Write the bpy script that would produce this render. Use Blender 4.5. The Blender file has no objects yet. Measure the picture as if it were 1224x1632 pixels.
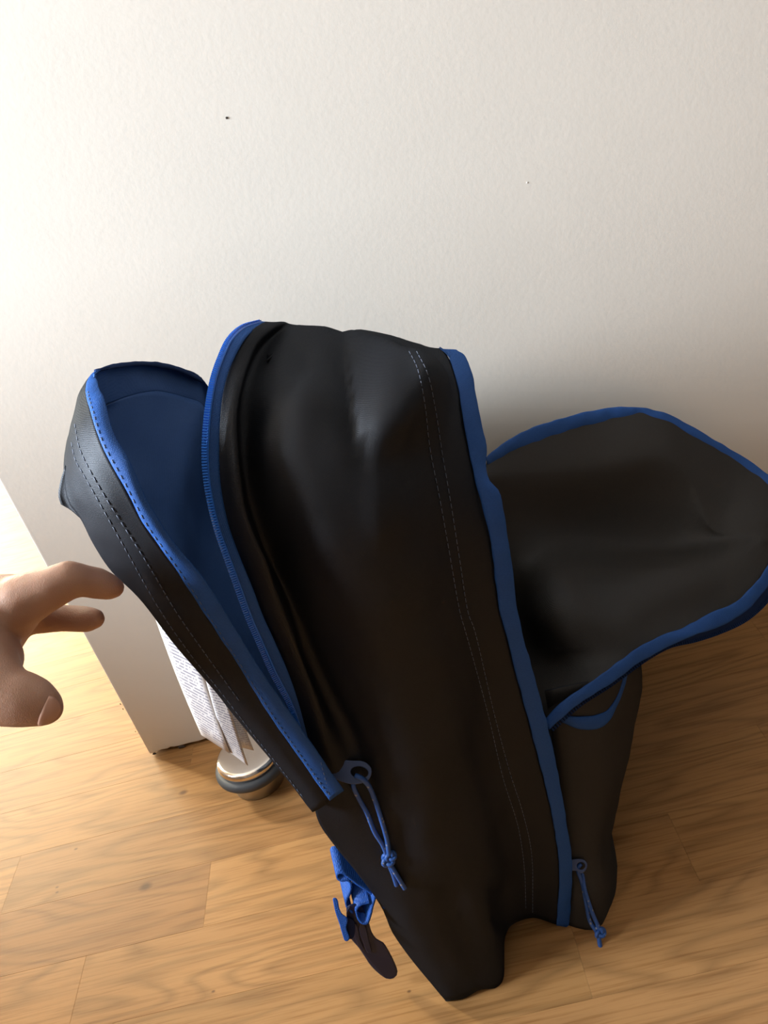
import bpy, bmesh, math, random
from mathutils import Vector, noise, Matrix
from mathutils.bvhtree import BVHTree

SC = bpy.context.scene
COL = SC.collection
R = math.radians
random.seed(7)

# ------------------------------------------------------------------ camera
H = 0.62                                  # height of the lens above the floor (m)
FPX, CX, CY = 1367.0, 612.0, 816.0        # focal length and centre for a 1224 x 1632 frame
RIGHT = Vector((0.9633, -0.0764, -0.2575))
DOWN = Vector((-0.2623, -0.4740, -0.8406))
FWD = Vector((-0.0578, 0.8772, -0.4766))
CAM = Vector((0, 0, H))
cd = bpy.data.cameras.new('camera')
cd.sensor_fit = 'VERTICAL'; cd.sensor_height = 36.0; cd.sensor_width = 27.0
cd.lens = FPX / 1632 * 36.0
cd.clip_start = 0.02
cam = bpy.data.objects.new('camera', cd); COL.objects.link(cam)
M3 = Matrix((RIGHT, -DOWN, -FWD)).transposed()
cam.matrix_world = Matrix.Translation(CAM) @ M3.to_4x4()
SC.camera = cam

# ------------------------------------------------------------------ light and exposure
SC.view_settings.view_transform = 'Standard'
SC.view_settings.look = 'None'
SC.view_settings.gamma = 1.0
SC.view_settings.use_curve_mapping = False
SC.view_settings.exposure = 0.0
wd = bpy.data.worlds.new('daylight'); SC.world = wd; wd.use_nodes = True
bg = wd.node_tree.nodes['Background']
bg.inputs['Color'].default_value = (0.75, 0.85, 1.0, 1)
bg.inputs['Strength'].default_value = 0.6

def area(name, loc, direction, sx, sy, power, color):
    l = bpy.data.lights.new(name, 'AREA'); l.shape = 'RECTANGLE'
    l.size = sx; l.size_y = sy; l.energy = power; l.color = color
    o = bpy.data.objects.new(name, l); COL.objects.link(o)
    o.location = loc
    o.rotation_euler = Vector(direction).to_track_quat('-Z', 'Y').to_euler()
    return o
# daylight through the two windows of the left wall: the near one lights the wall and the bag,
# the far one (beyond the wall's end) lights the floor there
area('window_daylight_near', (-2.36, 0.14, 1.25), (1, 0.05, -0.2), 0.70, 1.3, 262, (0.90, 0.96, 1.0))
area('window_daylight_far', (-2.36, 3.15, 1.25), (1, -0.5, -0.15), 1.9, 2.1, 215, (1.0, 0.92, 0.68))

# low sun through the far window, on the floor beyond the wall's end
sl = bpy.data.lights.new('sun', 'SUN'); sl.energy = 3.8; sl.angle = R(9); sl.color = (1.0, 0.92, 0.70)
so = bpy.data.objects.new('sun', sl); COL.objects.link(so); so.location = (-4, 4, 3)
so.rotation_euler = Vector((0.62, -0.45, -0.50)).to_track_quat('-Z', 'Y').to_euler()

# ------------------------------------------------------------------ helpers
def ray(px, py):
    return RIGHT * ((px - CX) / FPX) + DOWN * ((py - CY) / FPX) + FWD
def W(px, py, y):                          # the point of that line of sight at depth y (metres towards the wall)
    r = ray(px, py); return CAM + r * (y / r.y)
def Z(px, py, z=0.0):                      # ... at height z
    r = ray(px, py); return CAM + r * ((z - H) / r.z)
def D(px, py, d):                          # ... at distance d along the viewing axis
    return CAM + ray(px, py) * d
def pix(P):
    v = P - CAM; d = v.dot(FWD)
    return CX + FPX * v.dot(RIGHT) / d, CY + FPX * v.dot(DOWN) / d

def crom(pts, n):
    """n points evenly spaced along a smooth curve through pts"""
    pts = [Vector(p) for p in pts]
    if len(pts) == 2:
        return [pts[0].lerp(pts[1], i / (n - 1)) for i in range(n)]
    P = [pts[0] * 2 - pts[1]] + pts + [pts[-1] * 2 - pts[-2]]
    dense = []
    K = 10
    for i in range(1, len(P) - 2):
        p0, p1, p2, p3 = P[i - 1], P[i], P[i + 1], P[i + 2]
        t1 = max((p1 - p0).length, 1e-6) ** 0.5; t2 = max((p2 - p1).length, 1e-6) ** 0.5; t3 = max((p3 - p2).length, 1e-6) ** 0.5
        m1 = ((p1 - p0) / t1 - (p2 - p0) / (t1 + t2) + (p2 - p1) / t2) * t2
        m2 = ((p2 - p1) / t2 - (p3 - p1) / (t2 + t3) + (p3 - p2) / t3) * t2
        for k in range(K):
            t = k / K; a = t * t; b = a * t
            dense.append(p1 * (2*b - 3*a + 1) + m1 * (b - 2*a + t) + p2 * (-2*b + 3*a) + m2 * (b - a))
    dense.append(pts[-1])
    L = [0.0]
    for a, b in zip(dense, dense[1:]): L.append(L[-1] + (b - a).length)
    out = []; j = 0
    for i in range(n):
        s = L[-1] * i / (n - 1)
        while j < len(L) - 2 and L[j + 1] < s: j += 1
        seg = L[j + 1] - L[j]
        out.append(dense[j].lerp(dense[j + 1], (s - L[j]) / seg if seg > 1e-9 else 0))
    return out

class Grid:
    """surface lofted through rails, kept as verts and quads"""
    def __init__(s, rails, nu, nv, disp=None, toward=CAM, even=True, cross=None):
        rr = [crom(r, nv) for r in rails]
        rows = []
        for j in range(nv):
            rows.append(crom([r[j] for r in rr], nu) if cross is None else cross([r[j] for r in rr], nu))
        s.nu, s.nv = nu, nv
        s.v = [p for row in rows for p in row]
        s.faces(toward)
        if disp:
            ns = s.normals()
            s.v = [p + n * disp(p, k % nu / (nu - 1), k // nu / (nv - 1)) for k, (p, n) in enumerate(zip(s.v, ns))]
        s._bvh = None
    def faces(s, toward):
        nu, nv = s.nu, s.nv
        s.f = [(j*nu+i, j*nu+i+1, (j+1)*nu+i+1, (j+1)*nu+i) for j in range(nv-1) for i in range(nu-1)]
        c = s.f[len(s.f)//2 - (nu-1)//2] if nv > 4 else s.f[0]
        votes = 0
        for q in s.f[:len(s.f)//3:max(1, len(s.f)//180)]:
            a, b, d = (s.v[k] for k in (q[0], q[1], q[3]))
            votes += 1 if (b - a).cross(d - a).dot(toward - a) > 0 else -1
        if votes < 0: s.f = [tuple(reversed(q)) for q in s.f]
    def normals(s):
        ns = [Vector() for _ in s.v]
        for q in s.f:
            a, b, c, d = (s.v[k] for k in q)
            n = (c - a).cross(d - b)
            for k in q: ns[k] += n
        return [n.normalized() if n.length > 0 else Vector((0, -1, 0)) for n in ns]
    def bvh(s):
        if s._bvh is None: s._bvh = BVHTree.FromPolygons(s.v, s.f)
        return s._bvh
    def hit(s, px, py, lift=0.0):
        r = ray(px, py).normalized()
        h = s.bvh().ray_cast(CAM, r)
        if h[0] is None:
            h = s.bvh().find_nearest(CAM + r * 0.5)
            return h[0] - r * lift
        return h[0] - r * lift
    def rail(s, u):
        i = round(u * (s.nu - 1)); return [s.v[j * s.nu + i] for j in range(s.nv)]
    def row(s, w):
        j = round(w * (s.nv - 1)); return s.v[j * s.nu:(j + 1) * s.nu]

def link(name, verts, faces, mats, parent=None, smooth=True, mat_idx=None):
    me = bpy.data.meshes.new(name)
    me.from_pydata([tuple(v) for v in verts], [], faces)
    for m in (mats if isinstance(mats, (list, tuple)) else [mats]): me.materials.append(m)
    if smooth: me.polygons.foreach_set('use_smooth', [True] * len(me.polygons))
    if mat_idx: me.polygons.foreach_set('material_index', mat_idx)
    me.update()
    o = bpy.data.objects.new(name, me); COL.objects.link(o)
    if parent: o.parent = parent; o.matrix_parent_inverse = parent.matrix_world.inverted()
    return o
def sheet(name, g, mats, parent=None, thick=0.0012, lining=False, offset=-1.0):
    o = link(name, g.v, g.f, mats, parent)
    m = o.modifiers.new('thickness', 'SOLIDIFY'); m.thickness = thick; m.offset = offset
    if lining: m.material_offset = 1; m.material_offset_rim = 0
    return o
def tube_geo(pts, r, n=8, closed=False, taper=None):
    V, F = [], []
    N = len(pts); up = None
    for i, p in enumerate(pts):
        t = (pts[min(i+1, N-1)] - pts[max(i-1, 0)]).normalized()
        if up is None:
            up = t.orthogonal().normalized()
        else:
            up = (up - t * up.dot(t)).normalized()
        b = t.cross(up); rr = r if taper is None else r * taper(i / (N - 1))
        for k in range(n):
            a = 2 * math.pi * k / n
            V.append(p + (up * math.cos(a) + b * math.sin(a)) * rr)
    for i in range(N - 1):
        for k in range(n):
            F.append((i*n+k, i*n+(k+1) % n, (i+1)*n+(k+1) % n, (i+1)*n+k))
    F.append(tuple(reversed(range(n)))); F.append(tuple(range((N-1)*n, N*n)))
    return V, F
def merge(parts):
    V, F = [], []
    for v, f in parts:
        o = len(V); V += list(v); F += [tuple(k + o for k in q) for q in f]
    return V, F
def box_geo(c, ex, ey, ez):
    V = [c + ex * a + ey * b + ez * d for a in (-1, 1) for b in (-1, 1) for d in (-1, 1)]
    return V, [(0, 1, 3, 2), (4, 6, 7, 5), (0, 4, 5, 1), (2, 3, 7, 6), (0, 2, 6, 4), (1, 5, 7, 3)]
def aabox(x0, x1, y0, y1, z0, z1):
    return box_geo(Vector(((x0+x1)/2, (y0+y1)/2, (z0+z1)/2)), Vector(((x1-x0)/2, 0, 0)), Vector((0, (y1-y0)/2, 0)), Vector((0, 0, (z1-z0)/2)))
def lathe_geo(profile, c, n=64):
    V, F = [], []
    for r, z in profile:
        for k in range(n):
            a = 2 * math.pi * k / n
            V.append(Vector((c.x + r * math.cos(a), c.y + r * math.sin(a), c.z + z)))
    for i in range(len(profile) - 1):
        for k in range(n):
            F.append((i*n+k, i*n+(k+1) % n, (i+1)*n+(k+1) % n, (i+1)*n+k))
    F.append(tuple(reversed(range(n)))); F.append(tuple(range((len(profile)-1)*n, len(profile)*n)))
    return V, F
def empty(name, loc, label, cat, group=None):
    o = bpy.data.objects.new(name, None); COL.objects.link(o); o.location = loc
    o.empty_display_size = 0.02
    o['label'] = label; o['category'] = cat
    if group: o['group'] = group
    bpy.context.view_layer.update()
    return o
def struct(o): o['kind'] = 'structure'; return o
def bevel(o, w, seg=2):
    m = o.modifiers.new('bevel', 'BEVEL'); m.width = w; m.segments = seg; m.limit_method = 'ANGLE'; m.angle_limit = R(40)

# ------------------------------------------------------------------ materials
def newmat(name):
    m = bpy.data.materials.new(name); m.use_nodes = True
    return m, m.node_tree.nodes, m.node_tree.links, m.node_tree.nodes['Principled BSDF']
def plain(name, col, rough=0.5, metal=0.0, spec=0.5, bump=0.0, scale=400.0, bdist=0.0003, var=0.0, vscale=30.0, sheen=0.0):
    m, N, L, P = newmat(name)
    P.inputs['Base Color'].default_value = (*col, 1); P.inputs['Roughness'].default_value = rough
    P.inputs['Metallic'].default_value = metal; P.inputs['Specular IOR Level'].default_value = spec
    P.inputs['Sheen Weight'].default_value = sheen
    tc = N.new('ShaderNodeTexCoord')
    if bump:
        n = N.new('ShaderNodeTexNoise'); n.inputs['Scale'].default_value = scale; n.inputs['Detail'].default_value = 3
        L.new(tc.outputs['Object'], n.inputs['Vector'])
        b = N.new('ShaderNodeBump'); b.inputs['Strength'].default_value = bump; b.inputs['Distance'].default_value = bdist
        L.new(n.outputs['Fac'], b.inputs['Height']); L.new(b.outputs['Normal'], P.inputs['Normal'])
    if var:
        n2 = N.new('ShaderNodeTexNoise'); n2.inputs['Scale'].default_value = vscale; n2.inputs['Detail'].default_value = 4
        L.new(tc.outputs['Object'], n2.inputs['Vector'])
        mx = N.new('ShaderNodeMix'); mx.data_type = 'RGBA'
        mx.inputs['A'].default_value = (*[c * (1 - var) for c in col], 1); mx.inputs['B'].default_value = (*[min(1, c * (1 + var)) for c in col], 1)
        L.new(n2.outputs['Fac'], mx.inputs['Factor']); L.new(mx.outputs['Result'], P.inputs['Base Color'])
    return m
def woven(name, col, rough, spec, wscale=1400.0, bump=0.35, var=0.12, sheen=0.0):
    """cloth with a fine crossed weave"""
    m, N, L, P = newmat(name)
    N.remove(P)
    P = N.new('ShaderNodeBsdfDiffuse'); G = N.new('ShaderNodeBsdfGlossy'); G.inputs['Roughness'].default_value = rough; G.inputs['Color'].default_value = (0.76, 0.82, 0.92, 1)
    mixs = N.new('ShaderNodeMixShader'); mixs.inputs[0].default_value = spec
    L.new(P.outputs[0], mixs.inputs[1]); L.new(G.outputs[0], mixs.inputs[2])
    L.new(mixs.outputs[0], N['Material Output'].inputs['Surface'])
    tc = N.new('ShaderNodeTexCoord')
    hs = []
    for ax in ('X', 'Z'):
        w = N.new('ShaderNodeTexWave'); w.bands_direction = ax; w.inputs['Scale'].default_value = wscale / 6.283 * 2
        w.inputs['Distortion'].default_value = 1.5; w.inputs['Detail'].default_value = 1
        L.new(tc.outputs['Object'], w.inputs['Vector']); hs.append(w)
    mul = N.new('ShaderNodeMath'); mul.operation = 'MULTIPLY'
    L.new(hs[0].outputs['Fac'], mul.inputs[0]); L.new(hs[1].outputs['Fac'], mul.inputs[1])
    nz = N.new('ShaderNodeTexNoise'); nz.inputs['Scale'].default_value = 1100; nz.inputs['Detail'].default_value = 2
    L.new(tc.outputs['Object'], nz.inputs['Vector'])
    ad = N.new('ShaderNodeMath'); ad.operation = 'ADD'; L.new(mul.outputs[0], ad.inputs[0]); L.new(nz.outputs['Fac'], ad.inputs[1])
    b = N.new('ShaderNodeBump'); b.inputs['Strength'].default_value = bump; b.inputs['Distance'].default_value = 0.00025
    L.new(ad.outputs[0], b.inputs['Height']); L.new(b.outputs['Normal'], P.inputs['Normal']); L.new(b.outputs['Normal'], G.inputs['Normal'])
    n2 = N.new('ShaderNodeTexNoise'); n2.inputs['Scale'].default_value = 700; n2.inputs['Detail'].default_value = 3
    L.new(tc.outputs['Object'], n2.inputs['Vector'])
    mx = N.new('ShaderNodeMix'); mx.data_type = 'RGBA'
    mx.inputs['A'].default_value = (*[c * (1 - var) for c in col], 1); mx.inputs['B'].default_value = (*[min(1, c * (1 + var)) for c in col], 1)
    L.new(n2.outputs['Fac'], mx.inputs['Factor']); L.new(mx.outputs['Result'], P.inputs['Color'])
    return m

M = {}
M['black'] = woven('black_polyester', (0.0042, 0.0050, 0.0080), 0.52, 0.038)
M['inner'] = woven('coated_black_lining', (0.031, 0.0285, 0.0260), 0.55, 0.03)
M['blue_lining'] = woven('blue_lining', (0.042, 0.115, 0.34), 0.6, 0.03)
M['blue_tape'] = woven('blue_binding_tape', (0.018, 0.085, 0.33), 0.55, 0.03, bump=0.6)
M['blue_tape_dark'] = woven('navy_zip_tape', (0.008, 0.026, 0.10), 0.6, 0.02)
M['blue_zip'] = plain('blue_zip_nylon', (0.012, 0.16, 0.75), 0.35, spec=0.5)
M['thread'] = plain('blue_thread', (0.10, 0.13, 0.20), 0.6)
M['blue_plastic'] = plain('blue_puller_plastic', (0.045, 0.085, 0.22), 0.45, bump=0.1)
M['navy_plastic'] = plain('navy_buckle_plastic', (0.006, 0.012, 0.048), 0.5, spec=0.2, bump=0.15)
M['webbing'] = woven('blue_webbing', (0.012, 0.078, 0.37), 0.5, 0.03, wscale=900, bump=0.9)
M['chrome'] = plain('polished_steel', (0.78, 0.75, 0.72), 0.16, metal=1.0, var=0.05, vscale=90)
M['brushed'] = plain('dull_steel', (0.50, 0.47, 0.40), 0.38, metal=1.0, bump=0.2, scale=200)
M['rubber'] = plain('grey_rubber', (0.055, 0.065, 0.080), 0.55, bump=0.15, scale=300)
M['chip'] = plain('dark_chip', (0.06, 0.05, 0.045), 0.9)
M['frame_white'] = plain('white_window_paint', (0.75, 0.74, 0.72), 0.4)
M['dark_wall'] = plain('dark_wall_paint', (0.10, 0.085, 0.075), 0.9)
M['ceiling_paint'] = plain('ceiling_paint', (0.47, 0.425, 0.37), 0.9)
M['plain_wall'] = plain('plain_wall_paint', (0.61, 0.54, 0.46), 0.9)

def plaster():
    m, N, L, P = newmat('rollered_wall_paint')
    P.inputs['Roughness'].default_value = 0.62; P.inputs['Specular IOR Level'].default_value = 0.3
    tc = N.new('ShaderNodeTexCoord')
    n = N.new('ShaderNodeTexNoise'); n.inputs['Scale'].default_value = 230; n.inputs['Detail'].default_value = 3; n.inputs['Roughness'].default_value = 0.55
    n2 = N.new('ShaderNodeTexNoise'); n2.inputs['Scale'].default_value = 14; n2.inputs['Detail'].default_value = 3
    for k in (n, n2): L.new(tc.outputs['Object'], k.inputs['Vector'])
    b2 = N.new('ShaderNodeBump'); b2.inputs['Strength'].default_value = 0.07; b2.inputs['Distance'].default_value = 0.002
    L.new(n2.outputs['Fac'], b2.inputs['Height'])
    b = N.new('ShaderNodeBump'); b.inputs['Strength'].default_value = 0.22; b.inputs['Distance'].default_value = 0.0004
    L.new(n.outputs['Fac'], b.inputs['Height']); L.new(b2.outputs['Normal'], b.inputs['Normal']); L.new(b.outputs['Normal'], P.inputs['Normal'])
    mx = N.new('ShaderNodeMix'); mx.data_type = 'RGBA'
    mx.inputs['A'].default_value = (0.735, 0.712, 0.672, 1); mx.inputs['B'].default_value = (0.775, 0.752, 0.712, 1)
    L.new(n2.outputs['Fac'], mx.inputs['Factor']); L.new(mx.outputs['Result'], P.inputs['Base Color'])
    return m
M['plaster'] = plaster()

KNOTS = [(232, 1413, .0042), (292, 1263, .0032), (121, 1353, .0014), (91, 1414, .0012), (91, 1422, .0012), (652, 1580, .0011), (340, 1580, .0011)]
def oak():
    m, N, L, P = newmat('lacquered_oak')
    P.inputs['Roughness'].default_value = 0.4; P.inputs['Specular IOR Level'].default_value = 0.3
    tc = N.new('ShaderNodeTexCoord'); oi = N.new('ShaderNodeObjectInfo'); geo = N.new('ShaderNodeNewGeometry')
    off = N.new('ShaderNodeVectorMath'); off.operation = 'SCALE'; off.inputs[0].default_value = (13.1, 7.7, 3.3)
    L.new(oi.outputs['Random'], off.inputs['Scale'])
    add = N.new('ShaderNodeVectorMath'); add.operation = 'ADD'
    L.new(geo.outputs['Position'], add.inputs[0]); L.new(off.outputs[0], add.inputs[1])
    def mapped(sx, sy):
        k = N.new('ShaderNodeMapping'); k.inputs['Scale'].default_value = (sx, sy, 1); L.new(add.outputs[0], k.inputs['Vector']); return k
    # cathedral figure
    mp = mapped(1.6, 9.0)
    n0 = N.new('ShaderNodeTexNoise'); n0.inputs['Scale'].default_value = 1.6; n0.inputs['Detail'].default_value = 2; n0.inputs['Roughness'].default_value = 0.5
    L.new(mp.outputs[0], n0.inputs['Vector'])
    sc = N.new('ShaderNodeMath'); sc.operation = 'MULTIPLY'; sc.inputs[1].default_value = 13.0; L.new(n0.outputs['Fac'], sc.inputs[0])
    fr = N.new('ShaderNodeMath'); fr.operation = 'PINGPONG'; fr.inputs[1].default_value = 0.5; L.new(sc.outputs[0], fr.inputs[0])
    r0 = N.new('ShaderNodeValToRGB'); e = r0.color_ramp.elements
    e[0].position = 0.0; e[0].color = (0.55, 0.55, 0.55, 1); e[1].position = 0.30; e[1].color = (1, 1, 1, 1)
    L.new(fr.outputs[0], r0.inputs['Fac'])
    # fine pores and streaks along the stave
    mp2 = mapped(14, 420)
    n1 = N.new('ShaderNodeTexNoise'); n1.inputs['Scale'].default_value = 1.0; n1.inputs['Detail'].default_value = 4; n1.inputs['Roughness'].default_value = 0.6
    L.new(mp2.outputs[0], n1.inputs['Vector'])
    r1 = N.new('ShaderNodeValToRGB'); e = r1.color_ramp.elements
    e[0].position = 0.30; e[0].color = (0.70, 0.64, 0.57, 1); e[1].position = 0.52; e[1].color = (1, 1, 1, 1)
    L.new(n1.outputs['Fac'], r1.inputs['Fac'])
    mp3 = mapped(3, 38)
    n3 = N.new('ShaderNodeTexNoise'); n3.inputs['Scale'].default_value = 1.0; n3.inputs['Detail'].default_value = 3
    L.new(mp3.outputs[0], n3.inputs['Vector'])
    base = N.new('ShaderNodeMix'); base.data_type = 'RGBA'
    base.inputs['A'].default_value = (0.365, 0.186, 0.068, 1); base.inputs['B'].default_value = (0.51, 0.292, 0.122, 1)
    L.new(n3.outputs['Fac'], base.inputs['Factor'])
    def mul(a, b, f):
        k = N.new('ShaderNodeMix'); k.data_type = 'RGBA'; k.blend_type = 'MULTIPLY'; k.inputs['Factor'].default_value = f
        L.new(a, k.inputs['A']); L.new(b, k.inputs['B']); return k.outputs['Result']
    c = mul(base.outputs['Result'], r0.outputs['Color'], 0.55)
    c = mul(c, r1.outputs['Color'], 0.95)
    c = mul(c, oi.outputs['Color'], 1.0)
    # knots
    for px, py, r in KNOTS:
        p = Z(px, py)
        sub = N.new('ShaderNodeVectorMath'); sub.operation = 'SUBTRACT'; sub.inputs[1].default_value = (p.x, p.y, 0); L.new(geo.outputs['Position'], sub.inputs[0])
        s2 = N.new('ShaderNodeVectorMath'); s2.operation = 'MULTIPLY'; s2.inputs[1].default_value = (0.75, 1.1, 0); L.new(sub.outputs[0], s2.inputs[0])
        ln = N.new('ShaderNodeVectorMath'); ln.operation = 'LENGTH'; L.new(s2.outputs[0], ln.inputs[0])
        mr = N.new('ShaderNodeMapRange'); mr.inputs['From Min'].default_value = r * 0.5; mr.inputs['From Max'].default_value = r * 1.5
        mr.inputs['To Min'].default_value = 0.72; mr.inputs['To Max'].default_value = 0.0; L.new(ln.outputs['Value'], mr.inputs['Value'])
        k = N.new('ShaderNodeMix'); k.data_type = 'RGBA'; k.inputs['B'].default_value = (0.07, 0.03, 0.014, 1)
        L.new(mr.outputs[0], k.inputs['Factor']); L.new(c, k.inputs['A']); c = k.outputs['Result']
    L.new(c, P.inputs['Base Color'])
    b = N.new('ShaderNodeBump'); b.inputs['Strength'].default_value = 0.25; b.inputs['Distance'].default_value = 0.0003
    L.new(n1.outputs['Fac'], b.inputs['Height']); L.new(b.outputs['Normal'], P.inputs['Normal'])
    mr = N.new('ShaderNodeMapRange'); mr.inputs['To Min'].default_value = 0.36; mr.inputs['To Max'].default_value = 0.52
    L.new(n1.outputs['Fac'], mr.inputs['Value']); L.new(mr.outputs[0], P.inputs['Roughness'])
    return m
M['oak'] = oak()

# ------------------------------------------------------------------ room
WALL_Y, WALL_X0 = 0.7316, -0.379
ROW0, ROWW = 0.4966, 0.0684
fixed = {0: (-0.290, (0.86, 0.80, 0.76), (1.04, 1.03, 1.0)),      # row index: joint x, tone left of it, tone right of it
         1: (-0.502, (1.10, 1.10, 1.08), (0.90, 0.87, 0.83)),
         -1: (-0.398, (1.02, 0.99, 0.95), (0.96, 0.93, 0.89))}
rnd = random.Random(21)
XMIN, XMAX = -1.55, 0.85
K0, K1 = -16, 21
YA, YB = ROW0 + K0 * ROWW, ROW0 + K1 * ROWW
floor = struct(link('floor', *merge([aabox(-2.4, 1.9, -1.8, 4.2, -0.03, -0.0125), aabox(-2.4, XMIN, -1.8, 4.2, -0.0125, 0), aabox(XMAX, 1.9, -1.8, 4.2, -0.0125, 0),
                                    aabox(XMIN, XMAX, -1.8, YA, -0.0125, 0), aabox(XMIN, XMAX, YB, 4.2, -0.0125, 0)]), M['oak'], smooth=False))
stave_n = 0
for k in range(K0, K1):
    y0 = ROW0 + k * ROWW
    if k in fixed:
        j, tl, tr = fixed[k]
        cuts = [j - 0.47, j, j + 0.52]
        tones = [None, tl, tr, None]
    else:
        cuts = []; x = XMIN + rnd.uniform(0.05, 0.45)
        while x < XMAX - 0.08: cuts.append(x); x += rnd.uniform(0.36, 0.56)
        tones = [None] * (len(cuts) + 1)
    while cuts[0] - 0.45 > XMIN: cuts.insert(0, cuts[0] - 0.45); tones.insert(0, None)
    while cuts[-1] + 0.5 < XMAX: cuts.append(cuts[-1] + 0.5); tones.append(None)
    ed = [XMIN] + [c for c in cuts if XMIN < c < XMAX] + [XMAX]
    tones = tones[-(len(ed) - 1):] if len(tones) >= len(ed) - 1 else tones + [None] * (len(ed) - 1 - len(tones))
    for a, b, t in zip(ed, ed[1:], tones):
        g = 0.00004
        V, F = aabox(a + g, b - g, y0 + g, y0 + ROWW - g, -0.0125, 0.0)
        o = link('stave', V, F, M['oak'], floor, smooth=False)
        bevel(o, 0.00012, 1)
        if t is None:
            s = rnd.uniform(0.90, 1.06); t = (s, s * rnd.uniform(0.97, 1.0), s * rnd.uniform(0.93, 1.0))
        o.color = (*t, 1)
        stave_n += 1

# wall: front edge of its foot is ragged where the paint has chipped, with a thin gap above the floor
rw = random.Random(4)
xs = [WALL_X0 + 0.0005]; x = WALL_X0 + 0.006
while x < 0.45: xs.append(x); x += rw.uniform(0.003, 0.012)
xs += [0.8, 1.3, 1.9]
foot = [Vector((x, WALL_Y, 0.0035 + (rw.uniform(0, .0022) if i > 1 else 0))) for i, x in enumerate(xs)]
zt = 2.5
poly = foot + [Vector((1.9, WALL_Y, zt)), Vector((WALL_X0, WALL_Y, zt))]
T = Vector((0, 0.11, 0))
n = len(poly)
V = poly + [p + T for p in poly]
F = [tuple(range(n)), tuple(reversed(range(n, 2*n)))] + [((i+1) % n, i, n + i, n + (i+1) % n) for i in range(n)]
wall = struct(link('wall_back', V, F, M['plaster'], smooth=False))
bevel(wall, 0.0022, 3)
struct(link('wall_footing', *aabox(WALL_X0 + 0.012, 1.9, WALL_Y + 0.012, WALL_Y + 0.1, 0.0, 0.02), M['chip'], wall, smooth=False))
def blob(name, P, r, mat, parent, seed, flat=(1, .35, 1)):
    rr = random.Random(seed); bm = bmesh.new(); bmesh.ops.create_icosphere(bm, subdivisions=2, radius=1)
    for v in bm.verts:
        s = 1 + 0.45 * noise.noise(v.co * 1.3 + Vector((seed, 0, 0)))
        v.co = P + Vector((v.co.x * flat[0], v.co.y * flat[1], v.co.z * flat[2])) * r * s
    me = bpy.data.meshes.new(name); bm.to_mesh(me); bm.free(); me.materials.append(mat)
    o = bpy.data.objects.new(name, me); COL.objects.link(o); o.parent = parent
    return o
blob('wall_speck', W(361, 188, WALL_Y - .0003), .0009, M['chip'], wall, 1)
blob('wall_speck', W(840, 291, WALL_Y - .0001), .0007, M['plaster'], wall, 2)
blob('paint_chip', W(289, 1190, WALL_Y + .0004), .0026, M['chip'], wall, 3, (1.6, .35, .8))
blob('paint_chip', W(246, 1201, WALL_Y + .0006), .0016, M['chip'], wall, 5, (1.2, .4, .9))
for k, (a, b) in enumerate([(192, 1122), (196, 1130), (180, 1090), (216, 1166)]):
    blob('paint_chip', W(a, b, WALL_Y + .0006), (.0008, .0007, .0005, .0006)[k], M['chip'], wall, 7 + k, (.7, .5, 1.4))

# the rest of the room, out of the frame: left wall with two windows, back, right and camera-side walls, ceiling
def wall_with_openings(name, x0, x1, ys, ye, zt, holes, mat):
    parts = []; y = ys
    for (a, b, z0, z1) in holes:
        parts.append(aabox(x0, x1, y, a, 0, zt)); parts.append(aabox(x0, x1, a, b, 0, z0)); parts.append(aabox(x0, x1, a, b, z1, zt)); y = b
    parts.append(aabox(x0, x1, y, ye, 0, zt))
    return struct(link(name, *merge(parts), mat, smooth=False))
holes = [(-0.24, 0.52, 0.57, 1.93), (2.15, 4.12, 0.15, 2.3)]
wl = wall_with_openings('wall_left', -2.56, -2.40, -1.8, 4.2, 2.5, holes, M['plain_wall'])
for i, (a, b, z0, z1) in enumerate(holes):
    fr = [aabox(-2.50, -2.44, a, a+.05, z0, z1), aabox(-2.50, -2.44, b-.05, b, z0, z1), aabox(-2.50, -2.44, a, b, z0, z0+.05), aabox(-2.50, -2.44, a, b, z1-.05, z1),
          aabox(-2.49, -2.45, (a+b)/2-.02, (a+b)/2+.02, z0, z1)]
    struct(link('window_%d' % (i+1), *merge(fr), M['frame_white'], smooth=False))
struct(link('added_shade_partition', *aabox(-1.02, -0.90, -1.2, 0.80, 0, 0.55), M['plain_wall'], smooth=False))  # added unseen partition, keeps near-window light off the low wall and floor
struct(link('wall_far', *aabox(-2.4, 1.9, 4.2, 4.3, 0, 2.5), M['plain_wall'], smooth=False))
struct(link('wall_right', *aabox(1.9, 2.0, -1.8, 4.2, 0, 2.5), M['dark_wall'], smooth=False))
struct(link('wall_front', *aabox(-2.4, 1.9, -1.9, -1.8, 0, 2.5), M['dark_wall'], smooth=False))
struct(link('ceiling', *aabox(-2.5, 2.0, -1.9, 4.3, 2.5, 2.6), M['ceiling_paint'], smooth=False))

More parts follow.
